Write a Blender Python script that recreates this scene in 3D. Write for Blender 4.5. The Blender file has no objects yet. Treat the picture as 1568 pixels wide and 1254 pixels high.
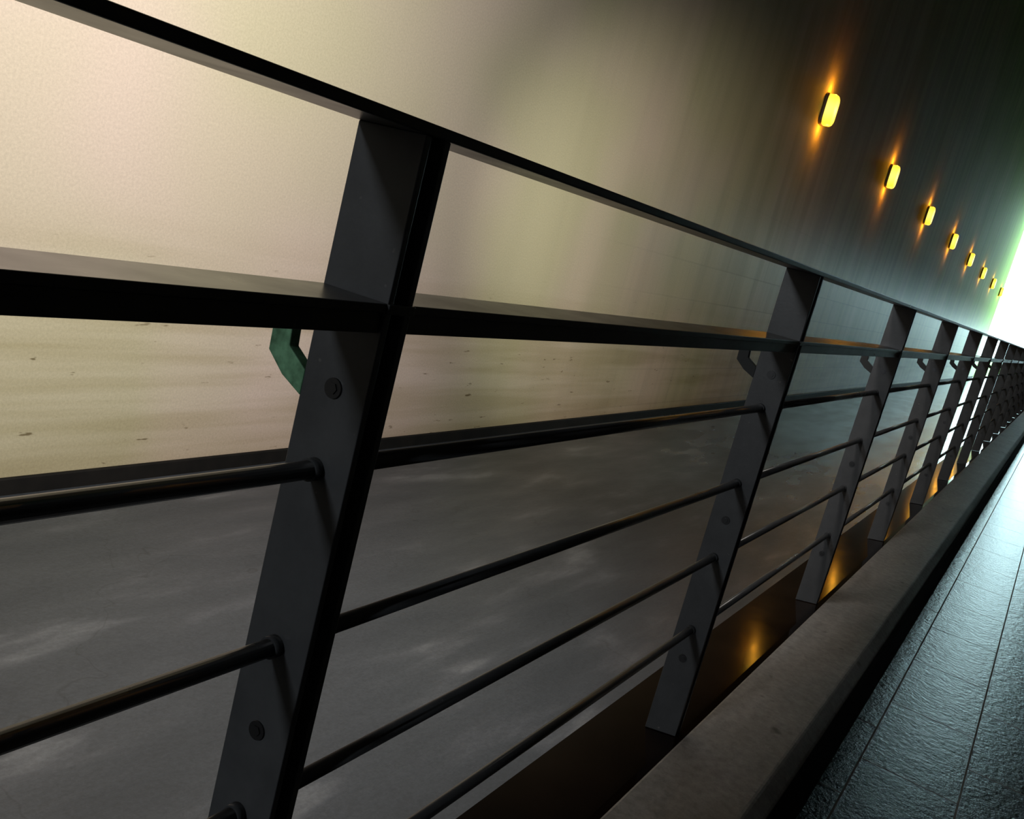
import bpy, bmesh, math, random
from mathutils import Vector, Matrix
random.seed(4)
scene = bpy.context.scene
try:
    scene.view_settings.view_transform = 'Standard'
    scene.view_settings.look = 'None'
except Exception: pass

# ------------------------------------------------------------------ helpers
def link(o, parent=None):
    scene.collection.objects.link(o)
    if parent: o.parent = parent
    return o
def mesh_obj(name, bm, mat, parent=None, bevel=0, smooth=False):
    me = bpy.data.meshes.new(name)
    bmesh.ops.recalc_face_normals(bm, faces=bm.faces)
    bm.to_mesh(me); bm.free()
    for m in (mat if isinstance(mat, list) else [mat]): me.materials.append(m)
    if smooth:
        for p in me.polygons: p.use_smooth = True
    o = bpy.data.objects.new(name, me)
    link(o, parent)
    if bevel:
        b = o.modifiers.new('bevel', 'BEVEL'); b.width = bevel; b.segments = 2; b.limit_method = 'ANGLE'
    return o
def empty(name, loc=(0,0,0)):
    e = bpy.data.objects.new(name, None); e.location = loc; e.empty_display_size = .2
    return link(e)
def box(bm, x0,x1,y0,y1,z0,z1, mi=0):
    vs = [bm.verts.new((x,y,z)) for x in (x0,x1) for y in (y0,y1) for z in (z0,z1)]
    for f in ((0,1,3,2),(4,6,7,5),(0,4,5,1),(2,3,7,6),(0,2,6,4),(1,5,7,3)):
        bm.faces.new([vs[i] for i in f]).material_index = mi
def cyl(bm, p0, p1, r, n=16, mi=0, smooth=True):
    p0=Vector(p0); p1=Vector(p1); d=(p1-p0); L=d.length; d.normalize()
    q = d.to_track_quat('Z','Y')
    a=[];b=[]
    for i in range(n):
        t=2*math.pi*i/n; v=q@Vector((math.cos(t)*r, math.sin(t)*r,0))
        a.append(bm.verts.new(p0+v)); b.append(bm.verts.new(p1+v))
    for i in range(n):
        f=bm.faces.new((a[i],a[(i+1)%n],b[(i+1)%n],b[i])); f.smooth=smooth; f.material_index=mi
    bm.faces.new(a[::-1]).material_index=mi; bm.faces.new(b).material_index=mi
def prism_x(bm, pts, x0, x1, mi=0):
    a=[bm.verts.new((x0,y,z)) for y,z in pts]; b=[bm.verts.new((x1,y,z)) for y,z in pts]
    n=len(pts)
    for i in range(n): bm.faces.new((a[i],a[(i+1)%n],b[(i+1)%n],b[i])).material_index=mi
    bm.faces.new(a).material_index=mi; bm.faces.new(b[::-1]).material_index=mi

class M:
    def __init__(s, name):
        s.m=bpy.data.materials.new(name); s.m.use_nodes=True
        s.t=s.m.node_tree; s.n=s.t.nodes; s.b=s.n['Principled BSDF']
        s.tc=s.n.new('ShaderNodeTexCoord')
    def L(s,a,b): s.t.links.new(a,b)
    def mapping(s, scale=(1,1,1), rot=(0,0,0)):
        m=s.n.new('ShaderNodeMapping'); m.inputs['Scale'].default_value=scale; m.inputs['Rotation'].default_value=rot
        s.L(s.tc.outputs['Object'], m.inputs['Vector']); return m.outputs['Vector']
    def noise(s, scale, vec=None, detail=4, rough=.55):
        n=s.n.new('ShaderNodeTexNoise'); n.inputs['Scale'].default_value=scale
        n.inputs['Detail'].default_value=detail; n.inputs['Roughness'].default_value=rough
        s.L(vec if vec else s.tc.outputs['Object'], n.inputs['Vector']); return n.outputs['Fac']
    def ramp(s, fac, stops):
        r=s.n.new('ShaderNodeValToRGB'); e=r.color_ramp.elements
        while len(e)<len(stops): e.new(.5)
        for el,(p,c) in zip(e,stops):
            el.position=p; el.color=(c[0],c[1],c[2],1) if not isinstance(c,(int,float)) else (c,c,c,1)
        s.L(fac, r.inputs['Fac']); return r.outputs['Color']
    def mix(s, a, b, fac=1.0, mode='MULTIPLY'):
        m=s.n.new('ShaderNodeMix'); m.data_type='RGBA'; m.blend_type=mode
        for v,i in ((a,6),(b,7)):
            if isinstance(v,tuple): m.inputs[i].default_value=(*v,1)
            else: s.L(v,m.inputs[i])
        if isinstance(fac,(int,float)): m.inputs[0].default_value=fac
        else: s.L(fac,m.inputs[0])
        return m.outputs[2]
    def sep(s):
        x=s.n.new('ShaderNodeSeparateXYZ'); s.L(s.tc.outputs['Object'],x.inputs[0]); return x.outputs
    def comb(s,a,b):
        x=s.n.new('ShaderNodeCombineXYZ'); s.L(a,x.inputs[0]); s.L(b,x.inputs[1]); return x.outputs[0]
    def rng(s,v,a,b,c=0,d=1):
        r=s.n.new('ShaderNodeMapRange'); s.L(v,r.inputs['Value'])
        for k,x in zip(('From Min','From Max','To Min','To Max'),(a,b,c,d)): r.inputs[k].default_value=x
        return r.outputs['Result']
    def math(s,op,a,b):
        m=s.n.new('ShaderNodeMath'); m.operation=op
        for i,v in enumerate((a,b)):
            if isinstance(v,(int,float)): m.inputs[i].default_value=v
            else: s.L(v,m.inputs[i])
        return m.outputs[0]
    def bump(s,h,strength=.3,dist=.01,prev=None):
        b=s.n.new('ShaderNodeBump'); b.inputs['Strength'].default_value=strength; b.inputs['Distance'].default_value=dist
        s.L(h,b.inputs['Height'])
        if prev: s.L(prev,b.inputs['Normal'])
        return b.outputs['Normal']
    def set(s, color=None, rough=None, normal=None, metal=0, spec=.5, ior=None):
        for v,k in ((color,'Base Color'),(rough,'Roughness')):
            if v is None: continue
            if isinstance(v,tuple): s.b.inputs[k].default_value=(*v,1)
            elif isinstance(v,(int,float)): s.b.inputs[k].default_value=v
            else: s.L(v,s.b.inputs[k])
        if normal: s.L(normal,s.b.inputs['Normal'])
        s.b.inputs['Metallic'].default_value=metal
        s.b.inputs['Specular IOR Level'].default_value=spec
        if ior: s.b.inputs['IOR'].default_value=ior
        return s.m

# ------------------------------------------------------------------ materials
# tunnel wall
w=M('painted_concrete_wall'); x,y,z=w.sep()
base=w.ramp(w.noise(.38,detail=2),[(.38,(.56,.52,.37)),(.5,(.61,.535,.43)),(.62,(.66,.55,.48))])
grain=w.ramp(w.noise(70,detail=3,rough=.8),[(.3,.8),(.7,1.0)])
c=w.mix(base,grain)
light_tint=w.ramp(w.rng(x,4,58),[(0,(1,1,1)),(.06,(1,1.02,1.02)),(.12,(1,.98,.90)),(.22,(.98,.82,.52)),(.45,(.78,.72,.32)),(.75,(.62,.82,.16)),(1,(.5,1,.2))])  # green exit light and dimming along the tunnel, painted into the wall colour
c=w.mix(c,light_tint)
vs=w.noise(1.0,w.mapping((3,1,.25)),detail=4,rough=.55)
c=w.mix(c,w.ramp(vs,[(.38,.72),(.6,1.0)]),w.rng(x,6,14,.02,.6))
hs=w.noise(1.0,w.mapping((.3,1,6)),detail=3,rough=.5)
low=w.rng(z,.9,0.3)
c=w.mix(c,w.ramp(hs,[(.40,(.82,.80,.72)),(.58,(1,1,1))]),low)
sc=w.noise(1.0,w.mapping((5,1,24)),detail=3,rough=.6)
c=w.mix(c,w.ramp(sc,[(.68,(1,1,1)),(.73,(.4,.36,.3))]),w.rng(z,.9,.1))
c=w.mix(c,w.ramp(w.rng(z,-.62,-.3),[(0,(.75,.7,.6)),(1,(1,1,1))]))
br=w.n.new('ShaderNodeTexBrick'); br.inputs['Scale'].default_value=1
br.inputs['Brick Width'].default_value=.9; br.inputs['Row Height'].default_value=.45; br.inputs['Mortar Size'].default_value=.01
br.inputs['Color1'].default_value=(1,1,1,1); br.inputs['Color2'].default_value=(.85,.85,.85,1); br.inputs['Mortar'].default_value=(.65,.65,.65,1)
w.L(w.comb(x,z),br.inputs['Vector'])
c=w.mix(c,br.outputs['Color'],w.math('MULTIPLY',w.rng(x,8,16,0,.8),w.rng(z,2.4,1.6,0,1)))
nb=w.bump(vs,.2,.02); nb=w.bump(w.noise(40,detail=4),.2,.004,nb)
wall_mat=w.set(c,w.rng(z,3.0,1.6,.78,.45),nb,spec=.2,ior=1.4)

d=M('dark_concrete'); c=d.ramp(d.noise(1.5,detail=5),[(.3,(.035,.033,.03)),(.7,(.06,.056,.05))])
dark_conc=d.set(c,.9,d.bump(d.noise(20),.3,.01),spec=.1)

r=M('road_surface'); x,y,z=r.sep()
mp=r.mapping((1.1,4.6,1),(0,0,math.radians(48)))
n1=r.noise(1.0,mp,detail=4,rough=.5)
c=r.ramp(n1,[(.3,(.040,.046,.054)),(.56,(.050,.057,.067)),(.63,(.066,.073,.085)),(.72,(.115,.124,.136))])
c=r.mix(c,r.ramp(r.noise(70,detail=3,rough=.8),[(.3,.72),(.7,1.05)]))
vo=r.n.new('ShaderNodeTexVoronoi'); vo.feature='DISTANCE_TO_EDGE'; vo.inputs['Scale'].default_value=.5
wv=r.n.new('ShaderNodeVectorMath'); wv.operation='ADD'; nz=r.n.new('ShaderNodeTexNoise'); nz.inputs['Scale'].default_value=2.5
r.L(r.tc.outputs['Object'],nz.inputs['Vector']); r.L(r.tc.outputs['Object'],wv.inputs[0]); r.L(nz.outputs['Color'],wv.inputs[1])
r.L(wv.outputs[0],vo.inputs['Vector'])
c=r.mix(c,r.ramp(vo.outputs['Distance'],[(0,.6),(.003,1.0)]),.6)
rr=r.math('MULTIPLY',r.rng(n1,.35,.75,.5,.34),r.rng(x,4,14,1,.5))
road_mat=r.set(c,rr,r.bump(r.noise(1,mp,detail=6,rough=.7),.25,.02),spec=.35)

k=M('curb_concrete')
c=k.ramp(k.noise(3,detail=6,rough=.65),[(.3,(.24,.23,.222)),(.7,(.34,.325,.315))])
c=k.mix(c,k.ramp(k.noise(45,detail=3,rough=.8),[(.3,.7),(.65,1.05)]))
c=k.mix(c,k.ramp(k.noise(11,detail=2),[(.25,.4),(.31,1.0)]))
curb_mat=k.set(c,.6,k.bump(k.noise(30,detail=5),.5,.006),spec=.3)

g=M('black_polished_stone')
ledge_mat=g.set(g.ramp(g.noise(4,detail=4),[(.3,(.005,.003,.002)),(.7,(.010,.006,.004))]),g.rng(g.noise(9),.3,.7,.07,.12),g.bump(g.noise(12,detail=3),.03,.004),spec=.5,ior=1.1)

f=M('slate_floor_tiles'); x,y,z=f.sep()
ft=f.n.new('ShaderNodeTexBrick'); ft.offset=.5; ft.inputs['Scale'].default_value=1
ft.inputs['Brick Width'].default_value=.57; ft.inputs['Row Height'].default_value=.285; ft.inputs['Mortar Size'].default_value=.0032
ft.inputs['Mortar Smooth'].default_value=.2
ft.inputs['Color1'].default_value=(.013,.017,.022,1); ft.inputs['Color2'].default_value=(.02,.026,.032,1); ft.inputs['Mortar'].default_value=(.22,.22,.22,1)
ad=f.n.new('ShaderNodeVectorMath'); ad.operation='ADD'; ad.inputs[1].default_value=(.1,.122+.285*20,0)
f.L(f.tc.outputs['Object'],ad.inputs[0]); f.L(ad.outputs[0],ft.inputs['Vector'])
h1=f.noise(42,detail=5,rough=.65); h2=f.noise(9,detail=3)
nb=f.bump(h1,.45,.006); nb=f.bump(h2,.15,.01,nb); nb=f.bump(ft.outputs['Fac'],-.5,.003,nb)
floor_mat=f.set(ft.outputs['Color'],f.rng(ft.outputs['Fac'],0,1,.24,.8),nb,spec=.42,ior=1.38)

def steel_mat(name,k,r0,r1,bump):
    p=M(name)
    c=p.ramp(p.noise(12,detail=5,rough=.7),[(.3,(.040*k,.042*k,.046*k)),(.7,(.062*k,.065*k,.070*k))])
    c=p.mix(c,p.ramp(p.noise(60,detail=2),[(.73,(1,1,1)),(.79,(2.4,2.2,2.0))]))
    nb=p.bump(p.noise(160,detail=2),.12,.001) if bump else None
    return p.set(c,p.rng(p.noise(14,detail=3),.3,.7,r0,r1),nb,metal=0,spec=.45)
steel=steel_mat('grey_painted_steel',1,.38,.5,True)
rail_steel=steel_mat('satin_handrail_steel',.8,.27,.34,False)
s_=M('dark_screw_steel'); screw_mat=s_.set((.05,.05,.052),.35,None,metal=.8)
h_=M('bracket_paint'); x,y,z=h_.sep()
gc=h_.ramp(h_.noise(60,detail=4),[(.35,(.07,.17,.09)),(.65,(.18,.40,.23))])
brk_mat=h_.set(h_.mix(gc,(.022,.024,.025),h_.rng(x,1.2,1.4),'MIX'),.6,None,spec=.3)
bl=M('black_kerb_and_shade'); black=bl.set(bl.ramp(bl.noise(6),[(.3,(.006,.006,.006)),(.7,(.012,.011,.01))]),.7,spec=.12)  # black of the wall kerb; also colours the shade strip on the curb
fx=M('lamp_housing_paint'); housing=fx.set(fx.ramp(fx.noise(20),[(.3,(.09,.07,.04)),(.7,(.12,.09,.05))]),.45)

e=M('lamp_diffuser_glass'); x,y,z=e.sep()
vl=e.n.new('ShaderNodeVectorMath'); vl.operation='LENGTH'; 
mp=e.mapping((3.2,2.0,3.6)); e.L(mp,vl.inputs[0])
col=e.ramp(vl.outputs['Value'],[(0,(1,.90,.34)),(.45,(1,.78,.10)),(1,(1,.55,.01))])
st=e.rng(vl.outputs['Value'],.1,1,3.2,.95)
e.b.inputs['Base Color'].default_value=(.8,.6,.2,1)
e.L(col,e.b.inputs['Emission Color']); e.L(st,e.b.inputs['Emission Strength']); diff_mat=e.m

# ------------------------------------------------------------------ shell
XE=57.0; XB=-8.0; YW=4.2; YR=-1.7; ZC=10.8; ZR=-.62
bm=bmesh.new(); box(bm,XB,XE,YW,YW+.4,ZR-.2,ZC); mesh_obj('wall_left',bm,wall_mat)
bm=bmesh.new(); box(bm,XB,XE,YR-.3,YR,-.2,ZC); mesh_obj('wall_right',bm,dark_conc)
bm=bmesh.new(); box(bm,XB-.3,XB,YR-.3,YW+.4,ZR-.2,ZC); mesh_obj('wall_back',bm,dark_conc)
bm=bmesh.new(); box(bm,XE-.3,XE,YR,YW,8.8,ZC); mesh_obj('added_exit_header',bm,dark_conc)  # added unseen header, lowers the opening to cut sky light inside
bm=bmesh.new(); box(bm,XB-.3,XE,YR-.3,YW+.4,ZC,ZC+.3); mesh_obj('ceiling',bm,dark_conc)
bm=bmesh.new(); box(bm,XB+.001,XE,.70,YW-.001,ZR-.2,ZR); mesh_obj('road',bm,road_mat)
bm=bmesh.new(); box(bm,XB,XE,YR,.235,-.2,0); mesh_obj('floor',bm,floor_mat)
bm=bmesh.new(); prism_x(bm,[(YW,ZR),(YW-.03,ZR),(YW-.022,ZR+.078),(YW-.016,ZR+.084),(YW,ZR+.084)],XB,XE); mesh_obj('baseboard_left',bm,black)
# curb
bm=bmesh.new()
prism_x(bm,[(.24,-.19),(.24,.225),(.275,.25),(.482,.25),(.482,-.19)],XB,XE)
mesh_obj('concrete_curb',bm,curb_mat,bevel=.006)
bm=bmesh.new(); prism_x(bm,[(.236,0),(.229,0),(.229,.20),(.2398,.22),(.2398,0)],XB,XE); mesh_obj('curb_shade_strip',bm,black)  # shade on the curb's side face, put in as a black strip
bm=bmesh.new(); prism_x(bm,[(.483,-.8),(.483,.244),(.50,.243),(.69,.211),(.695,.202),(.695,-.8)],XB,XE)
mesh_obj('stone_ledge',bm,ledge_mat)

# ------------------------------------------------------------------ railing
rail=empty('steel_railing',(0,0,0))
Y0,Y1=.5,.575; S=1.445; P0=.66; W=.036
k0,k1=-4,37
xs=P0+k0*S; xe=P0+k1*S+W
bm=bmesh.new()
prism_x(bm,[(Y0-.002,1.3495),(Y0-.002,1.3595),(Y1+.002,1.3595),(Y1+.002,1.3495)],xs,xe)
mesh_obj('top_handrail',bm,rail_steel,rail,bevel=.0015)
posts=bmesh.new(); mids=bmesh.new(); bars=bmesh.new(); scr=bmesh.new(); hooks=bmesh.new()
def plate(bm,x0,x1,y0,y1):
    prism_x(bm,[(y0,.2445-(y0-.5)*.168),(y1,.2445-(y1-.5)*.168),(y1,1.3495),(y0,1.3495)],x0,x1)
for k_ in range(k0,k1+1):
    a=P0+k_*S; b=a+W
    for q in (a,b-.008): plate(posts,q,q+.008,Y0,Y1)
    plate(posts,a+.008,b-.008,Y0+.030,Y1-.012)   # recessed web in the channel
    # mid rail strip crosses the post face
    box(mids,a-.001,b+.001,Y0-.003,Y0+.029,1.196,1.205)
    # hook bracket on the road side
    zb=1.176; y0=Y1-.001
    prism_x(hooks,[(y0,zb-.076),(y0+.026,zb-.064),(y0+.048,zb-.046),(y0+.050,zb+.020),(y0+.028,zb+.020),(y0+.024,zb-.036),(y0,zb-.052)],a-.001,a+.012)
    for zs in (1.118,.775,.43):
        ym=(Y0+Y1)/2
        for q,s in ((a,-1),(b,1)):
            cyl(scr,(q-s*.002,ym,zs),(q+s*.002,ym,zs),.0095,20)
            cyl(scr,(q+s*.002,ym,zs),(q+s*.0032,ym,zs),.0055,6,smooth=False)
    if k_<k1:
        n=b; m=P0+(k_+1)*S
        box(mids,n,m,Y0,Y1,1.197,1.205)
        box(mids,n,m,Y0+.004,Y0+.03,1.178,1.197)
        for zz in (1.041,.864,.684,.503):
            ym=(Y0+Y1)/2+.001
            cyl(bars,(n,ym,zz),(m,ym,zz),.0088,20)
            cyl(bars,(n,ym,zz),(n+.010,ym,zz),.0108,20); cyl(bars,(m-.010,ym,zz),(m,ym,zz),.0108,20)
mesh_obj('posts',posts,steel,rail,bevel=.001)
mesh_obj('mid_rails',mids,rail_steel,rail,bevel=.001)
mesh_obj('round_bars',bars,rail_steel,rail)
mesh_obj('screws',scr,screw_mat,rail)
mesh_obj('hook_brackets',hooks,brk_mat,rail,bevel=.001)

# ------------------------------------------------------------------ wall lamps
def rounded(bm,hx,hz,y0,y1,r,inset=0,mi=0,n=6):
    def ring(hx,hz,r,y):
        out=[]
        for cx,cz,a0 in ((hx-r,hz-r,0),(-hx+r,hz-r,90),(-hx+r,-hz+r,180),(hx-r,-hz+r,270)):
            for i in range(n+1):
                t=math.radians(a0+90*i/n); out.append(bm.verts.new((cx+r*math.cos(t),y,cz+r*math.sin(t))))
        return out
    rings=[ring(hx,hz,r,y0),ring(hx,hz,r,y0+(y1-y0)*.6),ring(hx-inset*.35,hz-inset*.35,r,y0+(y1-y0)*.88),ring(hx-inset,hz-inset,r*.8,y1)]
    for A,B in zip(rings,rings[1:]):
        for i in range(len(A)):
            f=bm.faces.new((A[i],A[(i+1)%len(A)],B[(i+1)%len(A)],B[i])); f.smooth=True; f.material_index=mi
    bm.faces.new(rings[0]); bm.faces.new(rings[-1])
for i in range(8):
    lx=14.78+i*5.78
    E=empty('wall_lamp',(lx,YW,4.0))
    bm=bmesh.new(); rounded(bm,.15,.23,-.001,-.05,.08,.01); mesh_obj('backplate',bm,housing,E)
    bm=bmesh.new(); rounded(bm,.14,.225,-.05,-.17,.10,.035); o=mesh_obj('diffuser',bm,diff_mat,E)
    for s in (-1,1):
        ld=bpy.data.lights.new('bulb','POINT'); ld.energy=5.5; ld.color=(1,.40,.03); ld.shadow_soft_size=.03
        lo=bpy.data.objects.new('bulb',ld); lo.location=(0,-.13,s*.29); link(lo,E)

# added twin-head floodlight, out of view, put in to brighten the left wall
FX,FY,FZ=2.6,.7,2.75
FL=empty('added_floodlight',(FX,FY,FZ))
bm=bmesh.new()
for hx in (0,.62):
    box(bm,hx-.2,hx+.2,-.10,.06,-.14,.14); box(bm,hx-.23,hx+.23,.04,.07,-.17,.17)
cyl(bm,(-.1,-.02,.155),(.72,-.02,.155),.02,12); cyl(bm,(.31,-.02,.155),(.31,-.02,ZC-FZ),.02,12)
mesh_obj('added_floodlight_housing',bm,housing,FL,bevel=.006)
ld=bpy.data.lights.new('added_wall_fill','SPOT'); ld.energy=780; ld.color=(1,.93,.85); ld.spot_size=math.radians(158); ld.spot_blend=1; ld.shadow_soft_size=.18
lo=bpy.data.objects.new('added_wall_fill',ld); lo.location=(0,.26,0); link(lo,FL)
lo.rotation_euler=Vector((.7,3.0,-1.8)).to_track_quat('-Z','Y').to_euler()
ld=bpy.data.lights.new('added_far_fill','SPOT'); ld.energy=1500; ld.color=(1,.93,.74); ld.spot_size=math.radians(52); ld.spot_blend=1; ld.shadow_soft_size=.12  # second added spot, brightens the lower wall farther along
lo=bpy.data.objects.new('added_far_fill',ld); lo.location=(.62,.26,0); link(lo,FL)
lo.rotation_euler=(Vector((11.0,4.2,.6))-Vector((FX+.62,FY+.26,FZ))).to_track_quat('-Z','Y').to_euler()
# added fill light on the back wall, unseen, lifts the post faces
CL=empty('added_back_fill',(XB,2.2,3.6))
bm=bmesh.new(); box(bm,-.002,.1,-.5,.5,-.12,.12); mesh_obj('added_floodlight_housing',bm,housing,CL,bevel=.01)
ld=bpy.data.lights.new('back_fill_area','AREA'); ld.shape='RECTANGLE'; ld.size=.9; ld.size_y=.2; ld.energy=190; ld.color=(.9,.96,1)
lo=bpy.data.objects.new('back_fill_area',ld); lo.location=(.13,0,0); lo.rotation_euler=Vector((1,-.10,-.12)).to_track_quat('-Z','Y').to_euler(); link(lo,CL)

# ------------------------------------------------------------------ outside
gm=M('grass_ground'); grass=gm.set(gm.ramp(gm.noise(2,detail=5),[(.3,(.05,.12,.02)),(.7,(.14,.26,.05))]),.9)
bm=bmesh.new(); box(bm,XE+.01,130,-30,40,-.9,ZR-.02); mesh_obj('ground',bm,grass)
bm=bmesh.new(); box(bm,XE,130,-1.7,YW,ZR-.015,ZR-.002); mesh_obj('outer_road',bm,road_mat)
lm=M('leaves'); leaf=lm.set(lm.ramp(lm.noise(1.5),[(.3,(.10,.28,.03)),(.7,(.28,.5,.08))]),.6)
bk=M('bark'); bark=bk.set(bk.ramp(bk.noise(8),[(.3,(.06,.04,.02)),(.7,(.12,.09,.05))]),.9)
for tx,ty,hh in ((61,6.6,5.5),(66,7.6,6.5),(73,8.0,7.0),(82,8.8,8)):
    E=empty('roadside_tree',(tx,ty,ZR-.02))
    bm=bmesh.new(); cyl(bm,(0,0,0),(0,.1,hh*.5),.16,10)
    for i in range(6):
        t=i*1.05; cyl(bm,(0,.1,hh*.38+.1*i),(math.cos(t)*1.1,math.sin(t)*1.1,hh*.62+.1*i),.05,6)
    mesh_obj('trunk',bm,bark,E)
    bm=bmesh.new()
    for i in range(1500):
        u=Vector((random.gauss(0,1),random.gauss(0,1),random.gauss(0,1))).normalized()*random.uniform(.55,1)
        c_=Vector((u.x*1.9,u.y*1.9,hh*.68+u.z*hh*.33))
        R=Matrix.Rotation(random.uniform(0,6.28),3,'Z')@Matrix.Rotation(random.uniform(0,3.14),3,'X')
        s=random.uniform(.12,.24)
        bm.faces.new([bm.verts.new(c_+R@Vector(v)*s) for v in ((0,-1,0),(.5,0,.1),(0,1,0),(-.5,0,.1))])
    mesh_obj('leaves',bm,leaf,E)

wd=bpy.data.worlds.new('sky'); scene.world=wd; wd.use_nodes=True
bg=wd.node_tree.nodes['Background']; bg.inputs['Color'].default_value=(.62,.93,.98,1); bg.inputs['Strength'].default_value=10

# ------------------------------------------------------------------ camera
cd=bpy.data.cameras.new('camera'); cam=bpy.data.objects.new('camera',cd); link(cam)
cd.sensor_width=36; cd.lens=36*1471/1568; cd.clip_start=.02; cd.clip_end=500
Fv=Vector((856,-67,1471)).normalized(); Dv=Vector((-1946,7446,1471)); Dv=(Dv-Fv*Dv.dot(Fv)).normalized(); U=-Dv
Lv=U.cross(Fv)
Lc=Vector((-2604,-971,1471)).normalized()
if Lv.dot(Lc)<0: Lv=-Lv
right=Vector((Fv.x,Lv.x,U.x)); down=Vector((Fv.y,Lv.y,U.y)); fw=Vector((Fv.z,Lv.z,U.z))
up=-down
m=Matrix(((right.x,up.x,-fw.x,0),(right.y,up.y,-fw.y,0),(right.z,up.z,-fw.z,1.3),(0,0,0,1)))
cam.matrix_world=m
scene.camera=cam
